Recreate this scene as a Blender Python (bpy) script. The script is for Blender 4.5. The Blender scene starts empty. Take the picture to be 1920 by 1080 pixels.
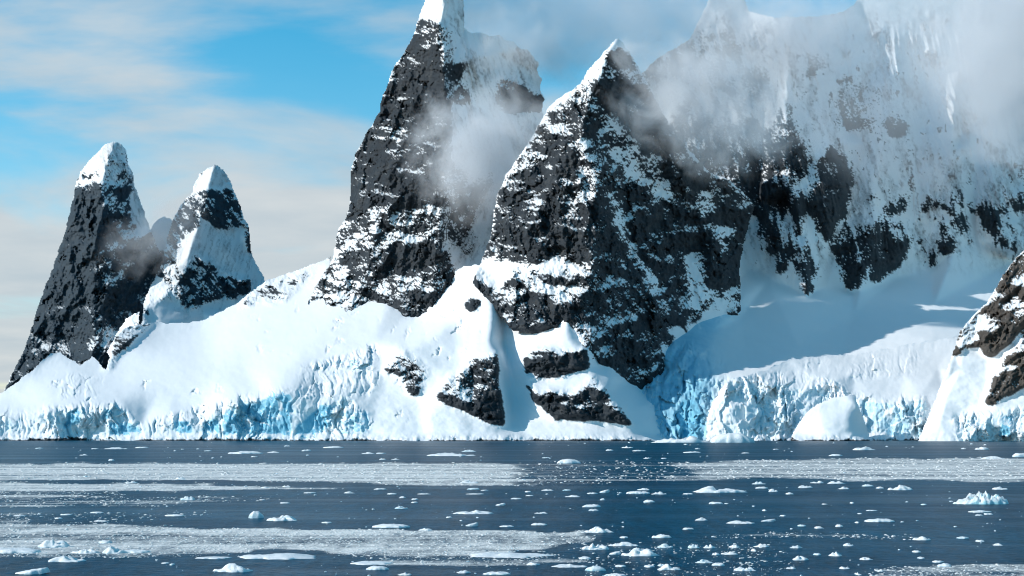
import bpy, math, random
import numpy as np
from mathutils import Vector
from mathutils.geometry import delaunay_2d_cdt

# ---------------------------------------------------------------- camera / survey frame
F, YH, CX, CH = 2400.0, 802.0, 960.0, 20.0     # focal length (px), horizon row, centre column, eye height (m)
SC = bpy.context.scene
C = bpy.data.collections.new('scene'); SC.collection.children.link(C)
RNG = np.random.default_rng(7)
random.seed(7)

def wx(px, Y): return (px - CX) / F * Y
def wz(py, Y): return CH + (YH - py) / F * Y
def dist(py): return F * CH / (py - YH)

def tag(o, label=None, cat=None, group=None, kind=None):
    if label: o['label'] = label
    if cat: o['category'] = cat
    if group: o['group'] = group
    if kind: o['kind'] = kind
    return o

# ---------------------------------------------------------------- numpy noise
_tab = np.random.default_rng(3).random((256, 256)) * 2 * math.pi
_GX, _GY = np.cos(_tab), np.sin(_tab)
def perlin(x, y, seed=0):
    x = x + seed * 17.37; y = y + seed * 9.71
    xi = np.floor(x).astype(np.int64); yi = np.floor(y).astype(np.int64)
    xf = x - xi; yf = y - yi
    u = xf*xf*xf*(xf*(xf*6-15)+10); v = yf*yf*yf*(yf*(yf*6-15)+10)
    def g(a, b):
        i = (xi + a) & 255; j = (yi + b) & 255
        return _GX[i, j]*(xf-a) + _GY[i, j]*(yf-b)
    n0 = g(0,0)*(1-u) + g(1,0)*u
    n1 = g(0,1)*(1-u) + g(1,1)*u
    return (n0*(1-v) + n1*v) * 1.5
def fbm(x, y, seed=0, octv=4, gain=.5, lac=2.03):
    s = 0; a = 1; t = 0
    for k in range(octv):
        s = s + a*perlin(x, y, seed+k*3.1); t += a
        x = x*lac; y = y*lac; a *= gain
    return s/t*1.4
def ridged(x, y, seed=0, octv=4, gain=.55, lac=2.07):
    s = 0; a = 1; t = 0
    for k in range(octv):
        s = s + a*(1-2*np.abs(perlin(x, y, seed+k*3.7))); t += a
        x = x*lac; y = y*lac; a *= gain
    return s/t
_ctab = np.random.default_rng(5).random((128, 128, 3))
def cells(x, y, seed=0):
    """per-cell random value, tilt and distance to the cell's point"""
    x = x + seed*13.1; y = y + seed*7.7
    xi = np.floor(x).astype(np.int64); yi = np.floor(y).astype(np.int64)
    best = np.full(x.shape, 9.); val = np.zeros(x.shape); ox = np.zeros(x.shape); oy = np.zeros(x.shape)
    for a in (-1,0,1):
        for b in (-1,0,1):
            r = _ctab[(xi+a) & 127, (yi+b) & 127]
            dx = xi+a+r[...,0]-x; dy = yi+b+r[...,1]-y
            d = dx*dx+dy*dy; m = d < best
            best = np.where(m, d, best); val = np.where(m, r[...,2], val)
            ox = np.where(m, dx, ox); oy = np.where(m, dy, oy)
    return val, ox, oy, np.sqrt(best)
def facets(x, y, seed=0):
    v, ox, oy, d = cells(x, y, seed)
    a = v*40
    return (v-.5) + .8*(np.cos(a)*ox + np.sin(a*1.7)*oy)
def smooth(e0, e1, x):
    t = np.clip((x-e0)/(e1-e0), 0, 1); return t*t*(3-2*t)
def blur(a, r):
    r = int(round(r))
    if r < 1: return a
    for _ in range(2):
        for ax in (0, 1):
            p = np.pad(a, [(r+1, r) if k == ax else (0, 0) for k in (0,1)], mode='edge')
            c = np.cumsum(p, axis=ax)
            n = a.shape[ax]
            hi = np.take(c, range(2*r+1, 2*r+1+n), axis=ax); lo = np.take(c, range(0, n), axis=ax)
            a = (hi-lo)/(2*r+1)
    return a
def inside(poly, x, y):
    r = np.zeros(x.shape, bool); n = len(poly)
    for i in range(n):
        x0, y0 = poly[i]; x1, y1 = poly[(i+1) % n]
        if y0 == y1: continue
        c = ((y0 > y) != (y1 > y)) & (x < (x1-x0)*(y-y0)/(y1-y0)+x0)
        r ^= c
    return r
def tri_interp(pts, ridges, X, Y):
    """piecewise planar depth through surveyed points, ridge lines kept as edges"""
    P = []; E = []
    def add(p):
        for i, q in enumerate(P):
            if abs(q[0]-p[0]) < .01 and abs(q[1]-p[1]) < .01: return i
        P.append(p); return len(P)-1
    for p in pts: add(p)
    for r in ridges:
        ids = [add(p) for p in r]
        E += [(a, b) for a, b in zip(ids, ids[1:])]
    x0, x1, y0, y1 = X.min()-5, X.max()+5, Y.min()-5, Y.max()+5
    base = list(P)
    for cx in np.linspace(x0, x1, 4):
        for cy in np.linspace(y0, y1, 4):
            if cx in (x0, x1) or cy in (y0, y1):
                w = [1/((cx-q[0])**2+(cy-q[1])**2+1)**1.5 for q in base]
                add((float(cx), float(cy), sum(a*q[2] for a, q in zip(w, base))/sum(w)))
    vs, es, fs, ov, oe, of = delaunay_2d_cdt([Vector((p[0], p[1])) for p in P], E, [], 0, 1e-4)
    zz = [sum(P[i][2] for i in o)/len(o) if o else None for o in ov]
    for i, z in enumerate(zz):
        if z is None:
            w = [1/((vs[i].x-q[0])**2+(vs[i].y-q[1])**2+1) for q in P]
            zz[i] = sum(a*q[2] for a, q in zip(w, P))/sum(w)
    D = np.full(X.shape, np.nan)
    gx = X[0]; gy = Y[:, 0]
    for f in fs:
        a, b, c = [(vs[i].x, vs[i].y, zz[i]) for i in f]
        det = (b[1]-c[1])*(a[0]-c[0]) + (c[0]-b[0])*(a[1]-c[1])
        if abs(det) < 1e-9: continue
        i0, i1 = np.searchsorted(gx, [min(a[0],b[0],c[0])-.01, max(a[0],b[0],c[0])+.01])
        j0, j1 = np.searchsorted(gy, [min(a[1],b[1],c[1])-.01, max(a[1],b[1],c[1])+.01])
        if i1 <= i0 or j1 <= j0: continue
        xx = X[j0:j1, i0:i1]; yy = Y[j0:j1, i0:i1]
        l0 = ((b[1]-c[1])*(xx-c[0]) + (c[0]-b[0])*(yy-c[1]))/det
        l1 = ((c[1]-a[1])*(xx-c[0]) + (a[0]-c[0])*(yy-c[1]))/det
        l2 = 1-l0-l1
        m = (l0 > -1e-6) & (l1 > -1e-6) & (l2 > -1e-6)
        D[j0:j1, i0:i1] = np.where(m, l0*a[2]+l1*b[2]+l2*c[2], D[j0:j1, i0:i1])
    bad = np.isnan(D)
    if bad.any(): D[bad] = np.nanmean(D)
    return D

# ---------------------------------------------------------------- materials
def nodes(name):
    m = bpy.data.materials.new(name); m.use_nodes = True
    nt = m.node_tree; nt.nodes.clear()
    return m, nt, nt.nodes.new, nt.links.new
def ramp(nt, stops):
    r = nt.nodes.new('ShaderNodeValToRGB')
    els = r.color_ramp.elements
    while len(els) < len(stops): els.new(.5)
    for e, (p, c) in zip(els, stops):
        e.position = p; e.color = (*c, 1) if len(c) == 3 else c
    return r
def mix(nt, fac, a, b):
    n = nt.nodes.new('ShaderNodeMix'); n.data_type = 'RGBA'
    for s, v in ((0, fac), (6, a), (7, b)):
        if isinstance(v, bpy.types.NodeSocket): nt.links.new(v, n.inputs[s])
        else: n.inputs[s].default_value = v if s == 0 else (*v, 1)
    return n.outputs[2]
def mth(nt, op, a, b=None, c=None, clamp=False):
    n = nt.nodes.new('ShaderNodeMath'); n.operation = op; n.use_clamp = clamp
    for i, v in enumerate((a, b, c)):
        if v is None: continue
        if isinstance(v, bpy.types.NodeSocket): nt.links.new(v, n.inputs[i])
        else: n.inputs[i].default_value = v
    return n.outputs[0]
def noise(nt, vec, scale, detail=5, rough=.55, dist=0):
    n = nt.nodes.new('ShaderNodeTexNoise')
    n.inputs['Scale'].default_value = scale; n.inputs['Detail'].default_value = detail
    n.inputs['Roughness'].default_value = rough; n.inputs['Distortion'].default_value = dist
    if vec is not None: nt.links.new(vec, n.inputs['Vector'])
    return n.outputs[0]

SNOW = (.86, .875, .89)
def terrain_material(name, rock_lo, rock_hi, rock_warm, ice=(.24, .58, .78)):
    m, nt, N, L = nodes(name)
    out = N('ShaderNodeOutputMaterial'); bs = N('ShaderNodeBsdfPrincipled')
    tc = N('ShaderNodeTexCoord'); obj = tc.outputs['Object']
    n1 = noise(nt, obj, .012, 6, .6); n2 = noise(nt, obj, .11, 5, .65)
    mpv = N('ShaderNodeMapping'); mpv.inputs['Scale'].default_value = (.07, .07, .011); mpv.inputs['Rotation'].default_value = (0, .2, 0); L(obj, mpv.inputs[0])
    mph = N('ShaderNodeMapping'); mph.inputs['Scale'].default_value = (.008, .008, .07); mph.inputs['Rotation'].default_value = (0, -.15, 0); L(obj, mph.inputs[0])
    n3 = mth(nt, 'MULTIPLY_ADD', noise(nt, mpv.outputs[0], 1, 6, .65), .6, mth(nt, 'MULTIPLY', noise(nt, mph.outputs[0], 1, 6, .65), .4))
    mpb = N('ShaderNodeMapping'); mpb.inputs['Scale'].default_value = (1, 1, .35); L(obj, mpb.inputs[0])
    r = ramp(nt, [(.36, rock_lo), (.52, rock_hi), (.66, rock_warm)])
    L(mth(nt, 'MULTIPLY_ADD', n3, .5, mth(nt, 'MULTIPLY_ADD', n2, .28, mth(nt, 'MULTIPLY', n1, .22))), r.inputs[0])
    at = N('ShaderNodeAttribute'); at.attribute_name = 'snow'
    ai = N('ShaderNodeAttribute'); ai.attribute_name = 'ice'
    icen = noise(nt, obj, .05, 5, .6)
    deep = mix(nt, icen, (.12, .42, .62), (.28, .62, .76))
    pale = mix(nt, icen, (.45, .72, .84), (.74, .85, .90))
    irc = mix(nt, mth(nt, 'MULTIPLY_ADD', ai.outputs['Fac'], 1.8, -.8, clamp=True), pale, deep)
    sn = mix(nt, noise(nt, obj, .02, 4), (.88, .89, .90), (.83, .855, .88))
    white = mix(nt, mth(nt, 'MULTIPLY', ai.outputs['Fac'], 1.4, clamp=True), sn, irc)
    col = mix(nt, at.outputs['Fac'], r.outputs[0], white)
    L(col, bs.inputs['Base Color'])
    L(mth(nt, 'MULTIPLY_ADD', ai.outputs['Fac'], -.25, .75), bs.inputs['Roughness'])
    bs.inputs['Specular IOR Level'].default_value = .25
    bp = N('ShaderNodeBump'); bp.inputs['Strength'].default_value = .35; bp.inputs['Distance'].default_value = 1.2
    rb = mth(nt, 'MULTIPLY', noise(nt, mpb.outputs[0], .3, 6, .7), mth(nt, 'MULTIPLY_ADD', at.outputs['Fac'], -.85, 1.0))
    L(rb, bp.inputs['Height']); L(bp.outputs[0], bs.inputs['Normal'])
    L(bs.outputs[0], out.inputs[0])
    return m
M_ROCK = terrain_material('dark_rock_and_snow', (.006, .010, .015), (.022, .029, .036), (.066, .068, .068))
M_FAR_HAZED = terrain_material('far_hazed_rock_and_snow', (.008, .022, .036), (.022, .040, .056), (.048, .063, .075))  # rock colours shifted to blue, standing in for distance haze
M_WARM = terrain_material('brown_rock_and_snow', (.03, .026, .024), (.075, .066, .058), (.12, .10, .085))

# ---------------------------------------------------------------- relief builder
def mesh_from(name, V, Q, mat, attrs=None, smooth_shade=True, tris=None):
    me = bpy.data.meshes.new(name)
    nv = len(V); nq = len(Q); nt_ = 0 if tris is None else len(tris)
    me.vertices.add(nv); me.vertices.foreach_set('co', np.ascontiguousarray(V, np.float32).ravel())
    loops = Q.ravel() if nt_ == 0 else np.concatenate([Q.ravel(), tris.ravel()])
    me.loops.add(len(loops)); me.loops.foreach_set('vertex_index', loops.astype(np.int32))
    me.polygons.add(nq+nt_)
    st = np.concatenate([np.arange(nq)*4, nq*4+np.arange(nt_)*3])
    me.polygons.foreach_set('loop_start', st.astype(np.int32))
    me.polygons.foreach_set('use_smooth', np.full(nq+nt_, smooth_shade))
    me.update(calc_edges=True)
    for k, a in (attrs or {}).items():
        at = me.attributes.new(k, 'FLOAT', 'POINT'); at.data.foreach_set('value', a.astype(np.float32))
    me.materials.append(mat)
    o = bpy.data.objects.new(name, me); C.objects.link(o)
    return o

def landform(name, label, poly, pts, ridges=(), step=1.5, soft=3, rock=(), base_q=1.0, rockamp=1.0,
             terr=(), ice=(), seracs=(), flute=(), bumps=(), crev=(), ribs=(), dust=(), soft2=(), frac=.9, icenz=(.8, .55), icef=0, iceblur=3, fine=.45, sang=.15, sdirs=(), mat=None, seed=1, warp=2.5, roundr=20, backdepth=250,
             snowrough=.5, score_noise=.35, stretch=1.5, tilt=0.0, qsoft=3, qwarp=5, lean=0.0, kind='structure', cat=None):
    xs = [p[0] for p in poly]; ys = [p[1] for p in poly]
    gx = np.arange(min(xs)-6, max(xs)+6, step); gy = np.arange(min(ys)-6, max(ys)+6, step)
    X, Y = np.meshgrid(gx, gy)
    D = tri_interp(pts, ridges, X, Y)
    D0 = D; D = blur(D, soft/step)
    for p, r in soft2:
        mm = blur(inside(p, X, Y).astype(float), 25/step); D = D*(1-mm) + blur(D0, r/step)*mm
    w1 = fbm(X/14, Y/14, seed+50, 4, .6); w2 = fbm(X/14, Y/14, seed+70, 4, .6)
    mask = inside(poly, X + warp*w1, Y + warp*w2)
    # rock fraction map (q = share of snow)
    q = np.full(X.shape, float(base_q))
    for p, v in rock:
        mm = blur(inside(p, X + qwarp*w1, Y + qwarp*w2).astype(float), qsoft/step)
        q = q*(1-mm) + v*mm
    for p, thr, sk, v, per in ribs:                         # rock ribs between snow gullies
        mm = blur(inside(p, X, Y).astype(float), 20/step)
        rn = ridged((X + sk*Y + per*.25*w1)/per, Y/(per*3.6), seed+90+per, 3, .6) + .6*fbm(X/(per*.8), Y/(per*1.2), seed+92+per, 4, .65)
        rr = smooth(thr, thr+.25, rn)*mm
        q = q*(1-rr) + np.minimum(q, v)*rr
    rk = blur(np.clip((1-q)*1.25, 0, 1), 4/step)       # where the ground is craggy
    Xt = X + tilt*Y
    big = ridged(Xt/95, Y/(95*stretch), seed+1, 3)
    mid = ridged(Xt/34, Y/(34*stretch), seed+2, 3)
    sml = fbm(Xt/11, Y/(11*stretch), seed+3, 3, .6)
    fct = facets(Xt/26, Y/(26*stretch), seed+6)
    fct2 = facets(Xt/10, Y/(10*stretch*.8), seed+7)
    joint = ridged((X + (tilt+.12)*Y + 12*w1)/30, Y/(30*stretch*2.4), seed+4, 4, .6)
    crk = smooth(.80, 1.0, ridged((X + (tilt-.25)*Y + 14*w2)/60, Y/150, seed+5, 3, .6)) + 1.0*smooth(.84, 1.0, ridged((X*.4 + Y + 12*w1)/70, X/130, seed+8, 3, .6))
    grn = .35 + 1.0*smooth(-.3, .3, fbm(X/75, Y/95, seed+14, 3))
    slab = facets((Xt+10*w1)/80, (Y+10*w2)/120, seed+15)
    disp = -(20*big + 13*mid*grn + 16*slab + 4*fct*grn + 2*fct2*grn + 2.5*sml*grn + 15*joint + 1.2*fbm(Xt/4.5, Y/6, seed+12, 2))*rk*rockamp + 20*crk*rk*rockamp
    for P_, T_ in terr:                                # rock ledges
        h = -(Y + 16*fbm(X/70, Y/40, seed+9, 3) + 5*fbm(X/14, Y/10, seed+10, 2) + lean*X)/P_
        f = h - np.floor(h)
        disp += T_*(np.floor(h)+smooth(.62, 1.0, f)-h)*rk*smooth(-.25, .45, fbm(X/70, Y/45, seed+P_, 3))
    sw = snowrough*(1-rk)
    disp += sw*(6*fbm(X/70, Y/45, seed+20, 3) + 1.6*fbm(X/16, Y/9, seed+21, 3))
    for p, F_, per, sk in flute:                       # avalanche flutes in steep snow
        mm = blur(inside(p, X, Y).astype(float), 14/step)
        xx = (X + sk*Y + 9*fbm(X/90, Y/160, seed+30, 2))/per
        disp -= mm*F_*(ridged(xx, Y/(per*22), seed+31, 3, .65))*(.6+.6*fbm(X/60, Y/60, seed+33, 2))
    for p, A, per, ang in crev:                        # thin crevasses and wind ridges
        mm = blur(inside(p, X, Y).astype(float), 12/step)
        ca, sa = math.cos(ang), math.sin(ang)
        u = (X*ca + Y*sa + 9*w1)/per; v_ = (-X*sa + Y*ca + 9*w2)/(per*5)
        disp += mm*A*(smooth(.80, 1.0, ridged(v_*4, u*.35, seed+85, 2))*smooth(-.1, .3, fbm(X/60, Y/40, seed+87, 2)) + .25*fbm(v_*2, u*.5, seed+86, 3))
    icem = np.zeros(X.shape)
    for p, A, sz in seracs:                            # broken blocks of glacier ice
        mm = blur(inside(p, X + 6*w1, Y + 6*w2).astype(float), 5/step)
        amp = .34+1.0*smooth(-.3, .3, fbm(X/(sz*3), Y/(sz*3), seed+43, 2))
        xs_ = X + sz*.25*fbm(X/sz, Y/sz, seed+44, 3); ys_ = Y + sz*.25*fbm(X/sz, Y/sz, seed+45, 3)
        disp += mm*A*amp*(1.0*facets(xs_/sz, ys_/(sz*1.9), seed+40) + .35*facets(xs_/(sz*.4), ys_/(sz*.8), seed+41) + .22*facets(X/(sz*.17), Y/(sz*.24), seed+48) + .25*fbm(X/(sz*.4), Y/(sz*.7), seed+42, 4, .6)
                       + frac*smooth(.55, 1.0, ridged(xs_/(sz*.9), ys_/(sz*3.5), seed+47, 3, .6)))
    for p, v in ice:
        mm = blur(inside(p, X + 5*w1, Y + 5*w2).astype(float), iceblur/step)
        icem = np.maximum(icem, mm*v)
    for p, A, r in bumps:                              # local swells / hollows, + is away from the viewer
        disp += A*blur(inside(p, X, Y).astype(float), r/step)
    mb = blur(mask.astype(float), 10/step)
    disp += sw*2.2*ridged((X+.3*Y)/19, Y/60, seed+24, 3, .6)*smooth(.97, .6, blur(mask.astype(float), 26/step))
    disp += roundr*np.clip(1.6-2.0*mb, 0, 1)**2
    D = D + disp
    Px = wx(X, D); Pz = wz(Y, D)
    ax = np.stack([np.gradient(Px, axis=1), np.gradient(D, axis=1), np.gradient(Pz, axis=1)], -1)
    ay = np.stack([np.gradient(Px, axis=0), np.gradient(D, axis=0), np.gradient(Pz, axis=0)], -1)
    Nn = np.cross(ax, ay); Nn /= np.linalg.norm(Nn, axis=-1, keepdims=True)+1e-9
    nz = np.where(Nn[..., 1] > 0, -Nn[..., 2], Nn[..., 2])
    ang = np.full(X.shape, float(sang))
    for p, a_ in sdirs: 
        mm = blur(inside(p, X + 8*w1, Y + 8*w2).astype(float), 10/step); ang = ang*(1-mm) + a_*mm
    un = np.cos(ang)*X + np.sin(ang)*Y; vn = -np.sin(ang)*X + np.cos(ang)*Y
    nzs = blur(nz, 6/step)
    score = .75*nz + 1.1*nzs + score_noise*(.7*fbm(X/80, Y/50, seed+60, 3, .6) + 1.0*fbm(un/46, vn/10, seed+62, 4, .62) + fine*fbm(X/5, Y/3.2, seed+64, 2, .6))
    sel = mask & (q < .97)
    if sel.sum() > 50:
        order = np.sort(score[sel])
        rank = np.searchsorted(order, score.ravel()).reshape(X.shape)/len(order)
    else: rank = np.ones(X.shape)
    snow = smooth(-.07, .06, rank-(1-q)) if len(rock) or base_q < 1 else np.ones(X.shape)
    snow = np.where(q > .985, 1, snow)
    for p, a_, sk, per in dust:                        # rock-toned streaks in the snow colour: thin cover, on the wall also painted flute shading
        mm = blur(inside(p, X, Y).astype(float), 20/step)
        st = ridged((X + sk*Y + per*.4*w1)/per, Y/(per*7), seed+95, 4, .65) + .5*fbm(X/50, Y/70, seed+96, 3)
        snow = snow*(1 - mm*a_*smooth(.35, 1.0, st)*(.5+.5*smooth(-.2, .3, fbm(X/6, Y/9, seed+97, 3, .7))))
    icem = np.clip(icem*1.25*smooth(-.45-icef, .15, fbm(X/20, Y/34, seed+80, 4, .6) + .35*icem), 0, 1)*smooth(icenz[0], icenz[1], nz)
    V = np.stack([Px, D, Pz], -1).reshape(-1, 3)
    idx = np.arange(X.size).reshape(X.shape)
    cell = mask[:-1,:-1] & mask[1:,:-1] & mask[:-1,1:] & mask[1:,1:]
    Q = np.stack([idx[:-1,:-1], idx[1:,:-1], idx[1:,1:], idx[:-1,1:]], -1)[cell]
    # the far side, coarser
    k = 4
    mB = blur(mask.astype(float), 30/step)
    T = np.clip((mB-.45)*2, 0, 1)*backdepth + 1.0
    Vb = (np.stack([wx(X, D+T), D+T, wz(Y, D+T)], -1))[::k, ::k]
    mk = mask[::k, ::k]; ib = np.arange(mk.size).reshape(mk.shape) + X.size
    cb = mk[:-1,:-1] & mk[1:,:-1] & mk[:-1,1:] & mk[1:,1:]
    Qb = np.stack([ib[:-1,:-1], ib[:-1,1:], ib[1:,1:], ib[1:,:-1]], -1)[cb]
    A = np.concatenate([V, Vb.reshape(-1, 3)])
    sn = np.concatenate([snow.ravel(), snow[::k, ::k].ravel()]); ic = np.concatenate([icem.ravel(), icem[::k, ::k].ravel()])
    Qa = np.concatenate([Q, Qb])
    used = np.zeros(len(A), bool); used[Qa.ravel()] = True
    remap = np.cumsum(used)-1
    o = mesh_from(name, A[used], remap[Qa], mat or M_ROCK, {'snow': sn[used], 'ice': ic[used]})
    return tag(o, label, cat, None, kind)

def box(x0, y0, x1, y1): return [(x0,y0),(x1,y0),(x1,y1),(x0,y1)]
#@@LAND
# ================================================================ LAND
# --- left tower
landform('mountain', 'dark rock tower at the far left with a rounded snow cap',
  [(0,760),(8,730),(20,705),(45,655),(62,605),(75,560),(95,510),(110,465),(120,440),(130,400),(137,365),(142,340),(150,322),(165,303),(182,285),(195,270),(213,264),(228,270),(238,283),(240,300),(247,318),(253,345),(262,372),(270,395),(278,418),(285,436),(300,470),(310,520),(310,600),(260,700),(150,770)],
  [(0,760,3330),(60,605,3480),(110,465,3530),(137,365,3560),(165,303,3580),(213,264,3560),(240,300,3590),(262,372,3600),(285,436,3600),(305,520,3540),(300,600,3440),(230,660,3330),(120,720,3240),(150,770,3200),(110,620,3400),(150,450,3480),(230,420,3530),(240,540,3450)],
  [[(213,264,3555),(200,300,3520),(192,340,3490),(188,420,3440),(182,520,3385),(172,620,3310),(165,700,3240)]],
  rock=[([(0,780),(8,728),(60,600),(110,460),(137,360),(148,326),(175,330),(192,338),(196,380),(215,420),(240,440),(262,440),(285,430),(320,470),(330,600),(250,720),(100,790)], .03),
        ([(200,285),(240,285),(254,360),(192,355)], .7), ([(146,318),(195,318),(195,340),(140,345)], .6), ([(192,335),(205,345),(225,345),(240,350),(246,400),(262,440),(240,450),(215,425),(200,400),(194,370)], .45),
        ([(185,470),(215,455),(240,470),(240,540),(215,560),(190,520)], .22), ([(160,610),(210,610),(210,660),(170,660)], .15)],
  mat=M_FAR_HAZED, seed=11, sang=1.1, dust=[(box(190,262,290,440), .8, -.3, 12)], flute=[([(165,260),(250,260),(285,440),(190,440)], 10, 15, -.2)], crev=[(box(140,255,290,360), 8, 22, 1.2)], rockamp=1.25, terr=[(38, 12)], stretch=1.8, tilt=.25, roundr=25)
# --- hump between the towers
landform('mountain', 'small snowy hump in the saddle between the two left towers',
  [(262,470),(284,424),(295,411),(306,406),(320,409),(330,420),(350,470),(350,620),(262,620)],
  [(262,470,3720),(306,406,3730),(330,420,3740),(350,470,3720),(262,620,3560),(350,620,3560)], [[(306,406,3725),(312,500,3680),(310,600,3570)]],
  rock=[(box(255,470,360,640), .2)], mat=M_FAR_HAZED, seed=13, rockamp=.7, warp=1.5)
# --- second tower
landform('mountain', 'second far tower with a pointed snow cap and a smooth snowfield on its shoulder',
  [(262,640),(270,560),(290,520),(302,495),(310,460),(318,428),(330,398),(345,375),(360,360),(365,340),(374,325),(389,315),(402,307),(416,315),(430,332),(437,352),(445,370),(453,390),(456,408),(466,420),(470,445),(471,470),(481,495),(497,522),(500,560),(470,640),(300,690),(220,700),(200,660),(235,597),(262,582)],
  [(200,660,3220),(235,597,3260),(262,640,3180),(290,520,3480),(310,460,3540),(330,398,3580),(365,340,3590),(430,332,3600),(456,408,3610),(471,470,3590),(497,522,3570),(440,575,3440),(500,560,3500),(470,640,3250),(300,690,3080),(220,700,3080),(400,450,3510),(440,480,3530),(390,520,3470),(380,585,3360),(300,620,3200)],
  [[(402,307,3560),(385,370,3520),(372,420,3480),(352,480,3430),(330,535,3360),(300,560,3310),(240,598,3210)]],
  rock=[([(362,362),(378,352),(400,360),(437,352),(450,385),(455,420),(440,430),(415,428),(395,412),(372,405),(358,420),(345,450),(335,480),(345,500),(360,478),(375,480),(400,490),(430,510),(450,520),(470,520),(470,545),(440,560),(400,560),(370,575),(345,580),(335,560),(310,560),(290,570),(280,600),(262,640),(250,560),(300,490),(318,425),(345,372)], .48),
        ([(345,375),(365,365),(378,420),(352,440),(318,480),(300,540),(270,570),(290,500),(318,425)], .3),
        ([(455,408),(472,420),(474,480),(462,460)], .2), ([(345,510),(400,515),(450,530),(440,560),(400,560),(345,580),(335,555)], .25)],
  mat=M_FAR_HAZED, seed=17, rockamp=1.2, score_noise=.95, sang=1.0, dust=[(box(330,300,490,600), .55, .3, 12)], terr=[(22, 7)], stretch=1.2, roundr=22,
  flute=[(box(340,300,480,500), 5, 13, .3)], crev=[(box(340,300,470,380), 8, 20, 1.2)])
# --- main peak
E_POLY = [(560,600),(577,566),(590,541),(604,517),(616,499),(625,475),(629,452),(634,428),(646,413),(653,390),(657,360),(656,321),(667,286),(678,267),(690,242),(699,230),(711,208),(713,189),(721,172),(727,155),(733,136),(740,122),(752,105),(765,86),(775,64),(781,42),(788,25),(797,0),(803,-40),(812,-110),(826,-170),(838,-170),(858,-100),  # unseen summit above the frame made taller so it shades the bowl
          (866,-40),(870,0),(872,52),(884,62),(900,58),(915,66),(937,64),(948,75),(962,76),(975,90),(990,92),(1000,106),(1012,118),(1007,134),(1018,148),(1013,168),(1023,186),(1016,206),(1028,235),(1030,300),(1010,420),(960,540),(880,580),(790,620),(640,610)]
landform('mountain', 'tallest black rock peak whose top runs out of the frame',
  E_POLY,
  [(560,600,2640),(577,566,2680),(625,475,2740),(657,340,2800),(711,208,2840),(765,86,2880),(797,0,2900),(803,-40,2910),(826,-170,2940),(840,-170,2940),
   (640,610,2480),(790,620,2400),(700,450,2600),(740,300,2690),(680,540,2560),
   (890,400,2690),(880,480,2640),(930,330,2780),(870,200,2790),(930,100,2880),(1018,140,3000),(1020,210,2980),(1030,300,2900),(1000,420,2720),(960,520,2560),(880,580,2480),(873,55,2860),(866,-40,2900),(920,200,2830)],
  [[(833,-165,2900),(835,-40,2830),(828,45,2770),(833,120,2725),(838,190,2680),(840,280,2630),(832,372,2580),(826,458,2530),(850,530,2480),(790,600,2420)]],
  rock=[([(790,35),(826,42),(832,100),(842,190),(850,230),(842,300),(850,330),(836,380),(832,460),(860,500),(850,560),(790,640),(540,620),(577,560),(625,470),(640,420),(655,380),(655,320),(700,228),(712,190),(740,118),(776,60)], .04),
        ([(640,420),(690,395),(740,385),(800,370),(830,400),(820,440),(760,450),(720,470),(690,460),(650,470),(620,520),(610,480)], .32),
        ([(600,530),(640,480),(700,500),(740,545),(700,560),(640,570),(590,570)], .3),
        ([(690,235),(730,225),(790,250),(800,300),(740,290),(690,300),(668,290)], .09),
        ([(740,520),(830,510),(830,545),(740,545)], .3),
        ([(788,40),(806,36),(822,60),(820,95),(790,90),(780,60)], .35),
        ([(826,45),(850,60),(868,110),(866,150),(890,190),(850,200),(838,160),(830,100)], .55),
        ([(838,300),(870,320),(935,330),(925,380),(895,400),(895,460),(870,490),(840,480),(830,430),(836,370)], .5),
        ([(930,150),(950,140),(975,150),(990,170),(1018,180),(1018,205),(985,205),(960,212),(935,195)], .15)],
  seed=23, dust=[(box(832,-20,1030,300), .8, -.3, 15), (box(840,290,940,500), .7, .2, 13)], rockamp=1.1, terr=[(47, 13), (19, 4)], sang=.2, sdirs=[([(826,45),(870,60),(900,200),(935,330),(895,460),(850,560),(822,460),(835,300)], 1.15)], stretch=1.7, tilt=.18, roundr=28, lean=-.15, qsoft=5, qwarp=10,
  flute=[(box(862,-20,1030,300), 17, 15, -.35), (box(780,-160,872,52), 7, 11, .25), ([(880,330),(930,330),(910,500),(860,500)], 3, 10, .3)], score_noise=.6)
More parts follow.
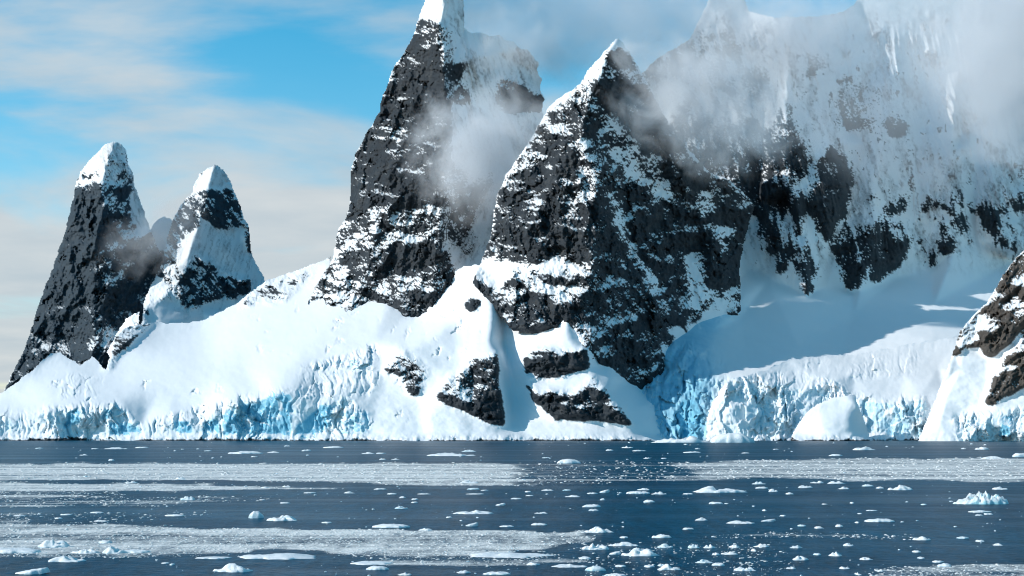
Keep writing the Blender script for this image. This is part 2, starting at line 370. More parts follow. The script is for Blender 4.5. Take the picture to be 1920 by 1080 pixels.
# --- middle mountain
D_POLY = [(885,530),(893,508),(902,487),(912,463),(919,443),(925,400),(932,362),(941,348),(947,327),(959,312),(971,294),(989,267),(1000,250),(1015,223),(1027,202),(1042,187),(1060,175),(1075,167),(1087,157),(1095,143),(1104,128),(1121,109),(1137,92),(1152,73),(1160,70),(1168,78),(1182,100),(1215,155),(1232,190),(1262,245),(1300,288),(1330,322),(1370,338),(1400,365),(1416,385),(1410,405),(1396,450),(1386,510),(1390,532),(1390,600),(1380,640),(1300,660),(1262,690),(1244,712),(1230,720),(1200,740),(1110,720),(1060,640),(960,620)]
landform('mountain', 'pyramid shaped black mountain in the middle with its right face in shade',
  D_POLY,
  [(885,530,2350),(902,487,2400),(933,370,2450),(1000,250,2500),(1042,187,2510),(1087,157,2500),(1121,109,2500),
   (960,620,2180),(960,575,2230),(1050,570,2180),(1000,500,2270),(1000,400,2330),(1060,300,2370),
   (1182,100,2540),(1232,190,2560),(1262,245,2570),(1300,288,2590),(1370,338,2640),(1416,385,2680),(1396,450,2650),(1385,530,2600),(1386,590,2560),
   (1244,708,2290),(1257,640,2350),(1305,598,2460),(1320,655,2490),(1385,640,2590),(1262,690,2360),(1200,740,2200),(1110,720,2120),(1220,480,2420),(1300,470,2540),(1200,580,2300),(1180,350,2440)],
  [[(1156,70,2490),(1130,130,2450),(1100,190,2410),(1092,252,2365),(1108,310,2330),(1120,360,2300),(1118,420,2265),(1113,480,2230),(1105,540,2190),(1092,600,2150),(1100,650,2110),(1100,720,2080)],
   [(1100,250,2385),(1160,300,2450),(1230,330,2510)], [(1290,300,2560),(1330,400,2570),(1345,480,2545)]],
  rock=[([(870,540),(902,485),(925,400),(932,362),(960,310),(1000,248),(1042,185),(1085,180),(1110,240),(1120,320),(1130,420),(1120,520),(1100,610),(960,620),(900,560)], .07),
        ([(1085,165),(1140,85),(1170,85),(1240,190),(1300,285),(1420,380),(1395,450),(1390,600),(1306,610),(1280,640),(1250,720),(1180,760),(1090,700),(1085,600),(1110,520),(1125,400),(1100,260)], .12),
        ([(895,500),(912,470),(935,482),(985,480),(1010,488),(1050,484),(1075,494),(1108,492),(1112,502),(1080,504),(1040,514),(1020,505),(985,518),(955,508),(935,540),(905,520)], .8),
        ([(935,545),(980,530),(1060,530),(1090,545),(1060,560),(1000,550),(960,555)], .3),
        ([(960,300),(1010,240),(1060,180),(1085,170),(1090,200),(1060,230),(1040,270),(1000,310),(960,360),(945,350)], .17),
        ([(1080,240),(1100,250),(1115,300),(1125,350),(1100,330),(1080,290)], .42),
        ([(1050,340),(1100,330),(1130,370),(1110,400),(1060,390)], .28),
        ([(1100,170),(1150,200),(1210,270),(1260,330),(1250,380),(1180,330),(1130,270)], .55),
        ([(1130,350),(1160,360),(1200,470),(1240,540),(1225,550),(1180,480),(1150,420)], .6),
        ([(1280,450),(1300,470),(1330,520),(1385,540),(1386,600),(1345,585),(1322,572),(1300,600),(1290,540)], .65), ([(1390,590),(1345,580),(1322,572),(1306,600),(1296,580),(1286,624),(1272,600),(1260,602),(1257,650),(1246,640),(1250,700),(1262,700),(1300,670),(1400,660)], 1.0),
        ([(1290,340),(1330,350),(1380,450),(1360,470),(1310,400)], .5),
        ([(1300,300),(1420,380),(1400,400),(1330,360)], .3),
        ([(1105,150),(1140,90),(1150,95),(1120,150),(1085,175)], .75)],
  seed=31, rockamp=1.0, terr=[(49, 12), (21, 4)], sang=-.12, sdirs=[([(1085,165),(1160,60),(1240,190),(1420,380),(1395,600),(1250,720),(1180,760),(1090,700),(1085,600),(1120,480),(1120,360),(1095,250)], 1.0)], stretch=1.35, tilt=-.1, roundr=26, lean=.05, score_noise=.6, qsoft=5, qwarp=17)
# --- back wall and shaded bowl
G_POLY = [(1170,830),(1170,170),(1230,110),(1290,75),(1312,35),(1325,5),(1335,-30),(1385,-30),(1395,-5),(1405,20),(1450,32),(1530,30),(1580,22),(1600,6),(1625,-20),(1700,-50),(1850,-60),(1980,-40),(2100,-20),(2250,-60),(2250,700),(1560,720),(1400,760),(1350,836),(1170,836)]
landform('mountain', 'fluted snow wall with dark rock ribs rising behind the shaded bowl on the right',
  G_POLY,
  [(1170,170,3050),(1170,500,2700),(1320,0,3120),(1390,-30,3180),(1390,250,2900),(1480,380,2850),(1390,420,2780),
   (1600,-50,3380),(2250,-50,3950),(2250,300,3650),(2250,500,3350),(2250,700,2500),(2100,640,2550),(1980,-50,3750),(1600,250,3120),(1800,250,3320),(1980,250,3480),
   (1390,520,2690),(1440,525,2720),(1520,552,2760),(1600,548,2830),(1680,520,2950),(1750,505,3040),(1900,490,3200),(1980,470,3280),
   (1390,560,2600),(1600,590,2650),(1750,570,2760),(1980,560,2900),(1300,620,2430),(1400,650,2400),(1500,652,2400),(1750,640,2430),(1980,640,2500),
   (1250,640,2360),(1200,710,2250),(1250,720,2190),(1330,700,2230),(1400,710,2200),(1560,720,2200),(1980,700,2330),
   (1190,770,2110),(1250,790,2060),(1240,832,2010),(1330,832,2000),(1340,770,2090),(1170,832,2040)],
  [[(1480,60,3020),(1470,250,2830),(1480,350,2760),(1512,470,2715),(1520,556,2690)], [(1430,100,3110),(1415,380,2850),(1405,500,2760)],
   [(1548,180,3060),(1558,266,2930),(1552,350,2850),(1550,442,2790)], [(1640,120,3230),(1625,270,3080),(1592,410,2900),(1545,540,2810)],
   [(1690,60,3300),(1650,300,3010),(1640,410,2900),(1612,545,2800)], [(1740,150,3340),(1725,350,3130),(1735,490,3030)],
   [(1800,120,3330),(1785,300,3130),(1790,470,3020)], [(1830,250,3310),(1835,450,3150)], [(1860,200,3350),(1860,370,3170),(1888,466,3100)],
   [(1385,600,2540),(1330,625,2440),(1290,650,2330),(1270,690,2240)]],
  rock=[([(1300,105),(1330,112),(1380,150),(1420,160),(1457,165),(1457,192),(1400,188),(1360,168),(1305,142)], .25),
        ([(1250,230),(1330,215),(1400,235),(1440,240),(1490,210),(1505,260),(1515,300),(1515,335),(1480,345),(1430,350),(1424,385),(1340,380),(1250,300)], .2),
        ([(1400,340),(1424,380),(1424,430),(1440,470),(1460,470),(1455,500),(1466,512),(1482,480),(1500,440),(1512,380),(1505,350),(1460,345)], .3),
        ([(1500,440),(1515,470),(1527,500),(1528,556),(1510,550),(1503,510),(1490,470)], .25),
        ([(1558,266),(1580,288),(1598,320),(1600,345),(1582,395),(1552,445),(1535,430),(1520,390),(1516,340),(1532,298)], .06),
        ([(1590,133),(1605,160),(1650,165),(1660,200),(1640,232),(1600,248),(1565,232),(1578,175)], .35),
        ([(1655,225),(1675,210),(1700,230),(1690,250),(1670,255)], .3), ([(1505,105),(1545,105),(1540,130),(1515,145)], .6),
        ([(1460,180),(1510,220),(1530,240),(1500,250),(1470,220)], .45),
        ([(1610,408),(1630,412),(1640,405),(1655,398),(1690,420),(1714,446),(1700,466),(1680,497),(1660,511),(1650,500),(1653,527),(1642,525),(1633,488),(1615,512),(1604,548),(1588,542),(1570,492),(1566,460),(1580,430)], .2),
        ([(1650,395),(1660,375),(1690,350),(1700,330),(1720,350),(1700,380),(1680,410),(1660,400)], .55),
        ([(1735,355),(1745,350),(1742,390),(1732,392)], .3), ([(1632,350),(1642,350),(1640,385),(1632,380)], .4),
        ([(1762,415),(1775,405),(1790,445),(1788,475),(1778,470),(1765,470)], .25),
        ([(1780,385),(1800,395),(1815,420),(1830,465),(1822,470),(1800,435),(1785,410)], .3),
        ([(1828,385),(1850,365),(1866,395),(1893,455),(1884,466),(1860,440),(1845,425)], .08), ([(1875,375),(1885,385),(1902,425),(1895,432),(1880,410)], .25),
        ([(1890,360),(1920,350),(1930,390),(1900,395)], .35), ([(1770,130),(1840,120),(1850,150),(1790,155)], .55), ([(1620,40),(1665,40),(1660,70),(1630,60)], .7),
        ([(1340,30),(1360,20),(1400,60),(1440,90),(1400,90),(1370,70)], .75), ([(1720,275),(1760,270),(1775,300),(1745,300)], .5)],
  bumps=[([(1558,266),(1598,320),(1552,445),(1516,340)], -22, 8), ([(1610,408),(1714,446),(1660,511),(1604,548),(1566,460)], -16, 7), ([(1424,380),(1512,350),(1500,440),(1466,512)], -14, 7),
         ([(1828,385),(1850,365),(1893,455),(1884,466)], -12, 5), ([(1500,440),(1528,556),(1503,510)], -14, 4), ([(1600,270),(1632,270),(1610,480),(1560,500)], 22, 8),
         ([(1390,385),(1424,400),(1450,520),(1390,525)], 25, 8)],
  flute=[(box(1200,60,1980,490), 20, 22, -.22), (box(1390,60,1980,500), 7, 9, -.22), (box(1390,380,1560,540), 4, 9, .05)],
  seracs=[([(1190,690),(1260,640),(1340,650),(1360,700),(1340,836),(1200,836)], 24, 44)], ice=[([(1240,560),(1400,560),(1330,650),(1350,720),(1330,836),(1240,836),(1190,770),(1190,690)], .72), ([(1262,720),(1330,740),(1330,836),(1250,836)], .95)],  # icefall tint holds blue ice and the blue of shaded snow, flats too
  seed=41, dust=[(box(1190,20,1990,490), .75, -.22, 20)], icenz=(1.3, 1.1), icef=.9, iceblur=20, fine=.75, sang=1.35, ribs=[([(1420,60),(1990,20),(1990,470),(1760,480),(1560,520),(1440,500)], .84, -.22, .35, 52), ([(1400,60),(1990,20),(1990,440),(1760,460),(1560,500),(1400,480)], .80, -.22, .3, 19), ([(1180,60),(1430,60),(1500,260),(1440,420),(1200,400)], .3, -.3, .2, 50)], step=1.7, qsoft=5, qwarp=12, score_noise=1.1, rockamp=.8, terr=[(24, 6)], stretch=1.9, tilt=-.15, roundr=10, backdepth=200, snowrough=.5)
#@@FRONT
# --- sunlit snow apron and headland
B_TOP = [(-420,790),(-260,750),(-140,775),(-60,765),(0,738),(30,715),(60,693),(95,661),(115,661),(150,684),(175,667),(198,692),(208,660),(216,628),(238,612),(290,604),(330,606),(380,600),(440,570),(465,550),(500,525),(560,504),(600,490),(624,478),(616,501),(604,519),(590,543),(577,570),(592,560),(600,548),(612,566),(625,545),(631,549),(644,567),(655,558),(680,555),(717,551),(738,545),(750,559),(764,577),(782,588),(797,579),(827,547),(847,526),(856,505),(875,498),(893,495),(905,500),(916,515),(927,533),(943,557),(960,577),(985,582),(1013,586),(1030,582),(1050,563),(1066,555),(1076,570),(1086,595),(1093,622),(1100,646),(1110,645),(1147,677),(1167,694),(1193,709),(1228,718),(1243,745),(1262,836),(-420,836)]
landform('snow_slope', 'broad sunlit snow apron falling to blue ice cliffs and black outcrops at the shore',
  B_TOP,
  [(-420,836,2020),(-260,750,2300),(-420,790,2150),(-60,836,2000),(100,836,1990),(300,836,1985),(420,836,1980),(560,836,1985),(700,836,1960),(800,836,1940),(870,836,1925),(950,836,1925),(1010,836,1945),(1100,836,1925),(1190,836,1940),(1262,836,2000),
   (-60,780,2015),(60,768,2035),(110,762,2015),(150,760,2010),(205,758,2015),(265,800,2010),(320,782,2010),(375,785,2005),(420,756,2000),(490,745,2003),(515,728,2005),(547,728,2005),(600,752,2010),(640,748,2015),(700,795,1985),
   (-60,765,2200),(0,738,2260),(60,693,2380),(105,660,2480),(198,692,2370),(216,628,2560),(290,604,2720),(300,660,2450),(380,600,2760),(440,570,2830),(465,550,2880),(560,504,2980),(624,478,2980),
   (577,570,2640),(650,560,2590),(740,545,2570),(782,588,2440),(850,526,2470),(890,497,2420),
   (150,715,2240),(300,720,2170),(400,700,2200),(450,640,2420),(600,640,2270),(600,690,2140),(700,640,2220),(690,680,2110),(640,715,2060),
   (850,600,2260),(800,640,2150),(760,655,2120),(780,740,2035),(720,700,2090),(860,650,2130),
   (1000,600,2215),(1045,590,2190),(1020,648,2105),(983,668,2105),(1098,652,2090),
   (985,700,2085),(1020,660,2085),(1060,664,2072),(1100,658,2075),(1020,712,2075),(1060,704,2060),(1105,692,2062),
   (1000,722,2050),(1040,724,2035),(1080,730,2022),(1110,708,2040),(1000,752,2020),(1040,785,1995),(1110,787,1985),(1180,797,1975),(1140,735,2010),
   (1112,648,2120),(1147,677,2165),(1193,709,2240),(1228,718,2290),(1190,765,2040),(1240,812,2025),(1243,745,2180),(1150,705,2090),(1100,812,1950),(1180,815,1960)],
  [[(900,500,2380),(922,540,2290),(924,600,2190),(920,640,2105),(934,662,2055),(938,720,2020),(947,798,1985)],
   [(930,535,2310),(940,570,2290),(946,610,2245),(944,650,2205),(952,700,2130),(960,760,2060),(985,812,1975)],
   [(943,560,2295),(956,640,2185),(983,690,2100),(990,755,2045),(1030,795,1985)],
   [(1067,556,2185),(1060,590,2140),(1063,620,2110),(1078,645,2085),(1096,655,2075)],
   [(1078,565,2215),(1090,605,2180),(1098,640,2130)],
   [(815,745,2012),(845,705,2045),(870,690,2060),(900,668,2062),(934,662,2055)],
   [(815,748,2005),(860,768,1985),(900,788,1975),(945,800,1978)]],
  rock=[(box(-70,821.5,1270,845), .22), ([(814,747),(822,730),(845,705),(868,692),(890,670),(915,662),(934,659),(936,720),(945,770),(948,799),(930,798),(900,787),(860,764),(838,758)], .42),
        ([(983,672),(1000,655),(1020,650),(1060,662),(1102,650),(1107,692),(1060,702),(1020,713),(985,706)], .36),
        ([(985,716),(1005,732),(1040,733),(1075,738),(1112,703),(1140,730),(1170,770),(1187,796),(1150,790),(1090,786),(1040,786),(1020,765),(1000,750)], .36),
        ([(714,697),(735,662),(755,644),(762,665),(790,680),(802,690),(790,730),(782,742),(765,735),(755,705),(735,700)], .45),
        ([(868,570),(882,558),(903,560),(902,575),(887,585),(875,580)], .05),
        ([(445,575),(468,553),(500,528),(560,508),(585,505),(578,522),(562,532),(556,545),(535,562),(505,568),(490,560),(462,574)], .14),
        ([(194,695),(206,660),(216,625),(240,610),(296,600),(275,618),(252,640),(226,662),(205,692)], .15),
        ([(735,600),(770,590),(830,540),(880,515),(800,590),(790,600)], .9)],
  ice=[([(416,778),(440,757),(480,757),(492,745),(510,731),(546,728),(549,760),(547,826),(418,826)], .8),
       ([(556,795),(585,775),(600,760),(624,757),(622,795),(592,823),(556,822)], 1), ([(118,805),(130,770),(152,762),(150,795)], .9), ([(185,785),(205,758),(214,772),(197,790)], .9),
       ([(203,792),(240,788),(262,803),(268,820),(203,820)], .8), ([(323,790),(358,785),(360,812),(326,812)], .9), ([(375,795),(412,782),(412,815),(375,818)], .9),
       ([(5,795),(40,767),(115,762),(90,808),(65,782),(15,815)], .4), ([(560,702),(600,682),(640,675),(670,665),(702,650),(708,690),(680,702),(600,707)], .6),  # leftmost patch puts the blue of the shaded ridge into the ice tint
       ([(630,770),(700,770),(690,815),(640,822)], .6), ([(100,765),(700,735),(700,826),(0,826)], .25), ([(1105,700),(1000,716),(1020,722),(1108,712)], .2)],  # last patch paints the shade blue of the snow ledge as ice tint
  seracs=[([(-60,772),(110,760),(215,755),(265,795),(320,778),(420,752),(520,724),(640,742),(700,790),(690,836),(-60,836)], 14, 46),
          ([(560,690),(640,670),(705,648),(715,700),(690,740),(560,745)], 12, 26), ([(130,700),(200,705),(190,740),(110,745)], 5, 22)],
  seed=53, sang=.3, soft2=[([(-60,760),(0,700),(330,600),(600,480),(640,560),(720,640),(660,720),(500,735),(400,760),(-60,775)], 22)], crev=[([(-60,700),(200,690),(600,500),(900,500),(930,640),(700,700),(300,760),(-60,790)], 9, 60, -.45), ([(600,600),(930,560),(930,690),(720,800),(600,740)], 7, 45, -1.0)], rockamp=.85, terr=[(15, 8), (26, 8)], stretch=.8, lean=-.25, warp=2.5, roundr=6, backdepth=60, snowrough=.5, soft=6, qwarp=4)
# --- front serac glacier
landform('glacier', 'sunlit broken glacier tongue with serac cliff between the shaded bowl and the sea',
  [(1322,836),(1324,800),(1328,768),(1346,735),(1366,711),(1400,704),(1440,690),(1480,673),(1540,667),(1600,664),(1700,645),(1800,630),(1830,700),(1780,836)],
  [(1322,836,1990),(1400,836,1980),(1480,836,2000),(1640,836,2015),(1760,836,2000),(1328,768,2020),(1346,735,2045),(1366,711,2065),(1400,704,2080),(1370,770,2000),(1420,735,2050),(1440,720,2075),(1500,728,2085),(1560,718,2090),(1600,745,2075),(1640,752,2055),(1680,756,2050),(1720,750,2045),(1440,690,2160),(1480,673,2240),(1540,667,2290),(1600,664,2330),(1700,645,2390),(1800,630,2440),(1600,700,2170),(1700,700,2190),(1760,690,2230),(1830,700,2150),(1780,780,2020),(1520,700,2160)],
  seracs=[([(1322,836),(1328,768),(1346,730),(1400,700),(1470,700),(1560,712),(1600,740),(1740,745),(1740,836)], 17, 34), ([(1480,680),(1620,668),(1720,655),(1720,700),(1600,715),(1480,715)], 5, 24)], frac=.5,
  ice=[([(1400,720),(1520,720),(1560,735),(1500,836),(1400,836)], .42), ([(1610,750),(1740,745),(1740,836),(1620,836)], .5), ([(1330,750),(1400,710),(1400,836),(1330,836)], .22), ([(1490,715),(1600,690),(1700,680),(1600,720)], .3)],
  rock=[(box(1310,822,1800,845), .35)], seed=61, warp=4, roundr=10, backdepth=60, snowrough=.7)
# --- snow dome on the shore
landform('snow_dome', 'smooth rounded snow dome standing at the shore in front of the glacier',
  [(1478,836),(1486,810),(1500,788),(1515,770),(1532,757),(1560,745),(1600,739),(1606,748),(1612,765),(1622,790),(1630,815),(1633,836)],
  [(1478,836,1950),(1540,836,1925),(1600,836,1930),(1633,836,1965),(1500,788,1970),(1532,757,1985),(1560,745,1995),(1630,815,1985),(1620,785,2000),(1540,790,1945)],
  [[(1600,739,1990),(1597,770,1960),(1600,800,1940),(1606,836,1930)]],
  rock=[(box(1470,822,1640,840), .2)], seed=67, warp=1.2, roundr=18, backdepth=60, snowrough=.35, soft=9)
# --- right spur
landform('mountain', 'brown rock and snow spur cut by the right edge of the frame',
  [(1716,836),(1735,792),(1755,742),(1775,692),(1788,655),(1800,620),(1825,590),(1850,565),(1868,538),(1880,515),(1900,488),(1925,460),(1990,400),(2080,350),(2160,380),(2220,470),(2220,836)],
  [(1716,836,1915),(1800,836,1895),(2220,836,1860),(2220,470,2100),(2080,350,2220),(2160,600,1980),(1990,836,1870),(1755,742,1990),(1788,655,2040),(1825,590,2070),(1880,515,2110),(1925,460,2140),(1990,400,2170),(1850,740,1955),(1920,700,1955),(1990,690,1940),(1920,600,2010),(1880,650,2000),(1850,668,2010),(1990,560,2010),(1800,780,1940),(1760,800,1925),(1850,790,1915)],
  [[(1805,615,2055),(1800,690,1990),(1775,740,1965),(1755,800,1930)]],
  rock=[([(1784,672),(1800,612),(1830,588),(1862,555),(1880,512),(1925,455),(2000,390),(2090,340),(2180,420),(2200,560),(2000,600),(1920,612),(1892,642),(1855,668),(1835,645),(1810,650)], .15),
        ([(1790,650),(1805,615),(1840,585),(1860,590),(1830,640),(1805,655)], .6),
        ([(1846,752),(1865,702),(1900,652),(1925,618),(2000,560),(2000,720),(1920,722),(1885,740),(1862,758)], .3)],
  seracs=[([(1790,780),(1990,760),(1990,836),(1790,836)], 9, 26)], ice=[([(1880,780),(1900,775),(1895,820),(1870,820)], .9), ([(1790,780),(1990,760),(1990,836),(1790,836)], .3)],
  mat=M_WARM, seed=71, rockamp=.8, terr=[(18, 6)], stretch=1.2, warp=2.5, roundr=14, backdepth=120, tilt=.5)
#@@SEA
# ================================================================ SEA
BANDS = [  # (polygon in the survey frame, slush cover)
  ([(-900,868),(640,868),(1000,868),(1000,912),(860,914),(640,906),(300,900),(-900,905)], .92),
  ([(1000,866),(1290,863),(1290,902),(1000,910)], .45),
  ([(1280,866),(1500,859),(1800,858),(2900,864),(2900,900),(1800,903),(1500,898),(1280,900)], .85),
  ([(-900,903),(230,905),(420,909),(640,914),(640,919),(420,918),(260,924),(120,932),(-900,935)], .8),
  ([(-900,932),(150,932),(330,930),(500,932),(560,938),(400,942),(250,950),(-900,962)], .7),
  ([(-900,960),(100,960),(60,985),(-900,990)], .6), ([(100,962),(330,958),(420,965),(300,975),(200,985),(80,990)], .25),
  ([(-900,984),(200,982),(300,988),(700,993),(1000,995),(1100,1000),(1110,1012),(1000,1035),(800,1045),(640,1038),(520,1030),(400,1040),(200,1048),(-900,1040)], .78),
  ([(230,993),(640,992),(1080,997),(1090,1006),(640,1010),(400,1004)], .95),
  ([(640,1040),(1050,1040),(1100,1052),(1000,1062),(700,1060)], .5),
  ([(1330,999),(1500,998),(1720,1005),(1720,1012),(1500,1010),(1330,1006)], .55), ([(1650,1066),(1800,1058),(2900,1052),(2900,1100),(1600,1100)], .6),
  ([(1090,1015),(1450,1015),(1500,1060),(1450,1100),(1100,1100)], .16),
]
def slush_at(x, y):
    w1 = fbm(x/110, y/7, 91, 4, .6); w2 = fbm(x/120, y/8, 95, 4, .6)
    s = np.zeros(x.shape)
    for p, v in BANDS:
        mm = inside(p, x + 70*w1, y + 5.5*w2).astype(float)
        s = np.maximum(s, mm*v)
    return s
pyr = np.concatenate([np.array([803.2, 804, 806, 809, 813, 818]), np.arange(822, 1100, .8), np.array([1110, 1140, 1200, 1400, 2500, 6000])])
pxr = np.concatenate([np.arange(-4000, -900, 200), np.arange(-900, -60, 24), np.arange(-60, 1980, 4), np.arange(1980, 2900, 24), np.arange(2900, 6000, 200)])
X, Y = np.meshgrid(pxr, pyr)
sl = slush_at(X, Y)
row = (Y[:, 0] > 822) & (Y[:, 0] < 1100)
sl[row] = blur(sl[row], 2)
sl[~row] = 0
Dm = F*CH/(Y-YH)
V = np.stack([wx(X, Dm), Dm, np.zeros_like(Dm)], -1).reshape(-1, 3)
idx = np.arange(X.size).reshape(X.shape)
Q = np.stack([idx[:-1,:-1], idx[1:,:-1], idx[1:,1:], idx[:-1,1:]], -1).reshape(-1, 4)
m, nt, N, L = nodes('sea_water')
out = N('ShaderNodeOutputMaterial'); wat = N('ShaderNodeBsdfPrincipled'); slu = N('ShaderNodeBsdfPrincipled'); ms = N('ShaderNodeMixShader')
tc = N('ShaderNodeTexCoord'); obj = tc.outputs['Object']
def mapped(sx, sy):
    mp = N('ShaderNodeMapping'); mp.inputs['Scale'].default_value = (sx, sy, 1); L(obj, mp.inputs[0]); return mp.outputs[0]
def dev(sx, sy, d, r, a): return mth(nt, 'MULTIPLY', mth(nt, 'SUBTRACT', noise(nt, mapped(sx, sy), 1, d, r), .5), a)
slick = noise(nt, mapped(.004, .012), 1, 5, .6)
wc = ramp(nt, [(.35, (.001, .040, .080)), (.65, (.002, .072, .128))]); L(slick, wc.inputs[0])
rip = mth(nt, 'ADD', mth(nt, 'ADD', dev(.3, .06, 4, .75, 2.0), dev(1.4, .4, 3, .7, 1.8)), 1.0)
wm = N('ShaderNodeVectorMath'); wm.operation = 'SCALE'; L(wc.outputs[0], wm.inputs[0]); L(rip, wm.inputs['Scale']); L(wm.outputs[0], wat.inputs['Base Color']); wat.inputs['IOR'].default_value = 1.33
wat.inputs['Roughness'].default_value = .3; wat.inputs['Specular IOR Level'].default_value = .04; wat.inputs['Specular Tint'].default_value = (.22, .62, .9, 1)
shn = N('ShaderNodeMapRange'); shn.interpolation_type = 'SMOOTHSTEP'; shn.inputs[1].default_value = .5; shn.inputs[2].default_value = .72; shn.inputs[3].default_value = .025; shn.inputs[4].default_value = .18
L(noise(nt, mapped(.0035, .022), 1, 5, .6), shn.inputs[0]); L(shn.outputs[0], wat.inputs['Specular IOR Level'])
bw = N('ShaderNodeBump'); bw.inputs['Distance'].default_value = .5; bw.inputs['Strength'].default_value = .9
h = mth(nt, 'ADD', mth(nt, 'MULTIPLY', noise(nt, mapped(.5, .8), 1, 4, .6), 1.0), mth(nt, 'MULTIPLY', noise(nt, mapped(.08, .14), 1, 3, .5), 1.2))
L(mth(nt, 'MULTIPLY', h, mth(nt, 'MULTIPLY_ADD', slick, .9, .5)), bw.inputs['Height']); L(bw.outputs[0], wat.inputs['Normal'])
sc_ = ramp(nt, [(.25, (.22, .26, .29)), (.42, (.70, .68, .65)), (.60, (.95, .92, .87))]); L(mth(nt, 'ADD', mth(nt, 'ADD', dev(.22, .06, 6, .8, 1.3), dev(.012, .06, 4, .6, .5)), mth(nt, 'ADD', dev(1.1, .4, 4, .75, .8), .5)), sc_.inputs[0])
L(sc_.outputs[0], slu.inputs['Base Color']); slu.inputs['Roughness'].default_value = .55
bs_ = N('ShaderNodeBump'); bs_.inputs['Distance'].default_value = .12; L(noise(nt, mapped(.6, .6), 1, 6, .75), bs_.inputs['Height']); L(bs_.outputs[0], slu.inputs['Normal'])
at = N('ShaderNodeAttribute'); at.attribute_name = 'slush'
br = mth(nt, 'ADD', mth(nt, 'ADD', dev(.004, .050, 6, .68, 2.9), dev(.16, .06, 5, .75, 1.3)), dev(.8, 1.2, 3, .7, .8))
fac = mth(nt, 'MULTIPLY', mth(nt, 'ADD', mth(nt, 'MULTIPLY_ADD', at.outputs['Fac'], 1.25, -.66), br), 2.0, clamp=True)
fac = mth(nt, 'MULTIPLY', fac, mth(nt, 'GREATER_THAN', at.outputs['Fac'], .02))
L(fac, ms.inputs[0]); L(wat.outputs[0], ms.inputs[1]); L(slu.outputs[0], ms.inputs[2]); L(ms.outputs[0], out.inputs[0])
sea = mesh_from('sea', V, Q, m, {'slush': sl.ravel()})
tag(sea, 'dark blue sea streaked with bands of grey slush ice', None, None, 'structure')

# ---- ice materials
def ice_material(name, top, side, sub=.0):
    m, nt, N, L = nodes(name)
    out = N('ShaderNodeOutputMaterial'); b = N('ShaderNodeBsdfPrincipled')
    tc = N('ShaderNodeTexCoord'); g = N('ShaderNodeNewGeometry')
    n = noise(nt, tc.outputs['Object'], .6, 5, .65)
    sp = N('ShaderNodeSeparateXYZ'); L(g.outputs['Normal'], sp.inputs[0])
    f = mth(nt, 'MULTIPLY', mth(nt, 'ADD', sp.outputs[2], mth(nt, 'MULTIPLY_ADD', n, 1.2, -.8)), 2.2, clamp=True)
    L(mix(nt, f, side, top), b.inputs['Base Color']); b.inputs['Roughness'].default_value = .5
    bp = N('ShaderNodeBump'); bp.inputs['Strength'].default_value = .6; bp.inputs['Distance'].default_value = .4; L(n, bp.inputs['Height']); L(bp.outputs[0], b.inputs['Normal'])
    L(b.outputs[0], out.inputs[0]); return m
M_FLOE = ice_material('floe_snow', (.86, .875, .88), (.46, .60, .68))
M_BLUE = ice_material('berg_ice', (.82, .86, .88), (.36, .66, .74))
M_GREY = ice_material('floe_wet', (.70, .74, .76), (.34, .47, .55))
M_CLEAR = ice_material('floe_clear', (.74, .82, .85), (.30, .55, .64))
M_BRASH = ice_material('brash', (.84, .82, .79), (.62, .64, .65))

def lump(wd, dp, ht, kind, seed, na=28, nr=9):
    """a floating piece of ice: wavy rim, uneven top, sides going under water"""
    rng = np.random.default_rng(seed)
    a = np.arange(na)/na*2*math.pi
    ca, sa = np.cos(a), np.sin(a)
    rim = 1 + .42*fbm(ca*1.7+seed, sa*1.7, seed % 97, 4, .65)
    rings = [(1.02, -.45), (1.0, .0)]
    prof = {'flat': [(.96,.4),(.88,.62),(.7,.85),(.45,1.),(.2,.95)], 'dome': [(.93,.35),(.8,.62),(.6,.84),(.4,.96),(.2,1.)],
            'lump': [(.93,.3),(.8,.5),(.62,.7),(.45,.85),(.25,1.),(.1,1.)], 'jagged': [(.97,.22),(.93,.34),(.86,.46),(.78,.56),(.7,.64),(.6,.74),(.5,.8),(.4,.86),(.3,.9),(.2,.92),(.1,.92)],
            'slab': [(.96,.5),(.9,.9),(.6,1.),(.3,1.)]}[kind]
    rings += prof
    rough = {'flat': .35, 'dome': .18, 'lump': .75, 'jagged': 1.0, 'slab': .1}[kind]
    V = []
    for r, z in rings:
        rm = 1+(rim-1)*r*r; x = r*rm*ca; y = r*rm*sa
        if z > .02:
            fr = 3.2 if kind == 'jagged' else 1.8
            n = fbm(x*fr*max(1, wd/dp*.5)+seed*.37, y*fr+seed*.11, seed % 89, 3, .6)
            if kind == 'jagged': n = .55*facets(x*4.0+seed, y*3.0, 3)+.45*fbm(x*9, y*6, 5, 2)-.05
            zz = z*(1+rough*n*1.5)
            if kind in ('lump',): zz = z*np.clip(.25+.75*smooth(-.35, .45, fbm(x*1.5+seed, y*1.0, seed % 71, 3)), .15, 1.3)*1.25
            zz = np.maximum(zz, .06)
        else: zz = np.full(na, z)
        V.append(np.stack([x*wd/2, y*dp/2, zz*ht], -1))
    V.append(np.array([[0, 0, V[-1][:, 2].mean()]]))
    V = np.concatenate(V)
    if kind == 'slab': V[:, 2] += V[:, 0]/wd*ht*1.3
    nrg = len(rings); Q = []
    i = np.arange(na); j = (i+1) % na
    for k in range(nrg-1): Q.append(np.stack([k*na+i, k*na+j, (k+1)*na+j, (k+1)*na+i], -1))
    T = np.stack([(nrg-1)*na+i, (nrg-1)*na+j, np.full(na, nrg*na)], -1)
    return V, np.concatenate(Q), T
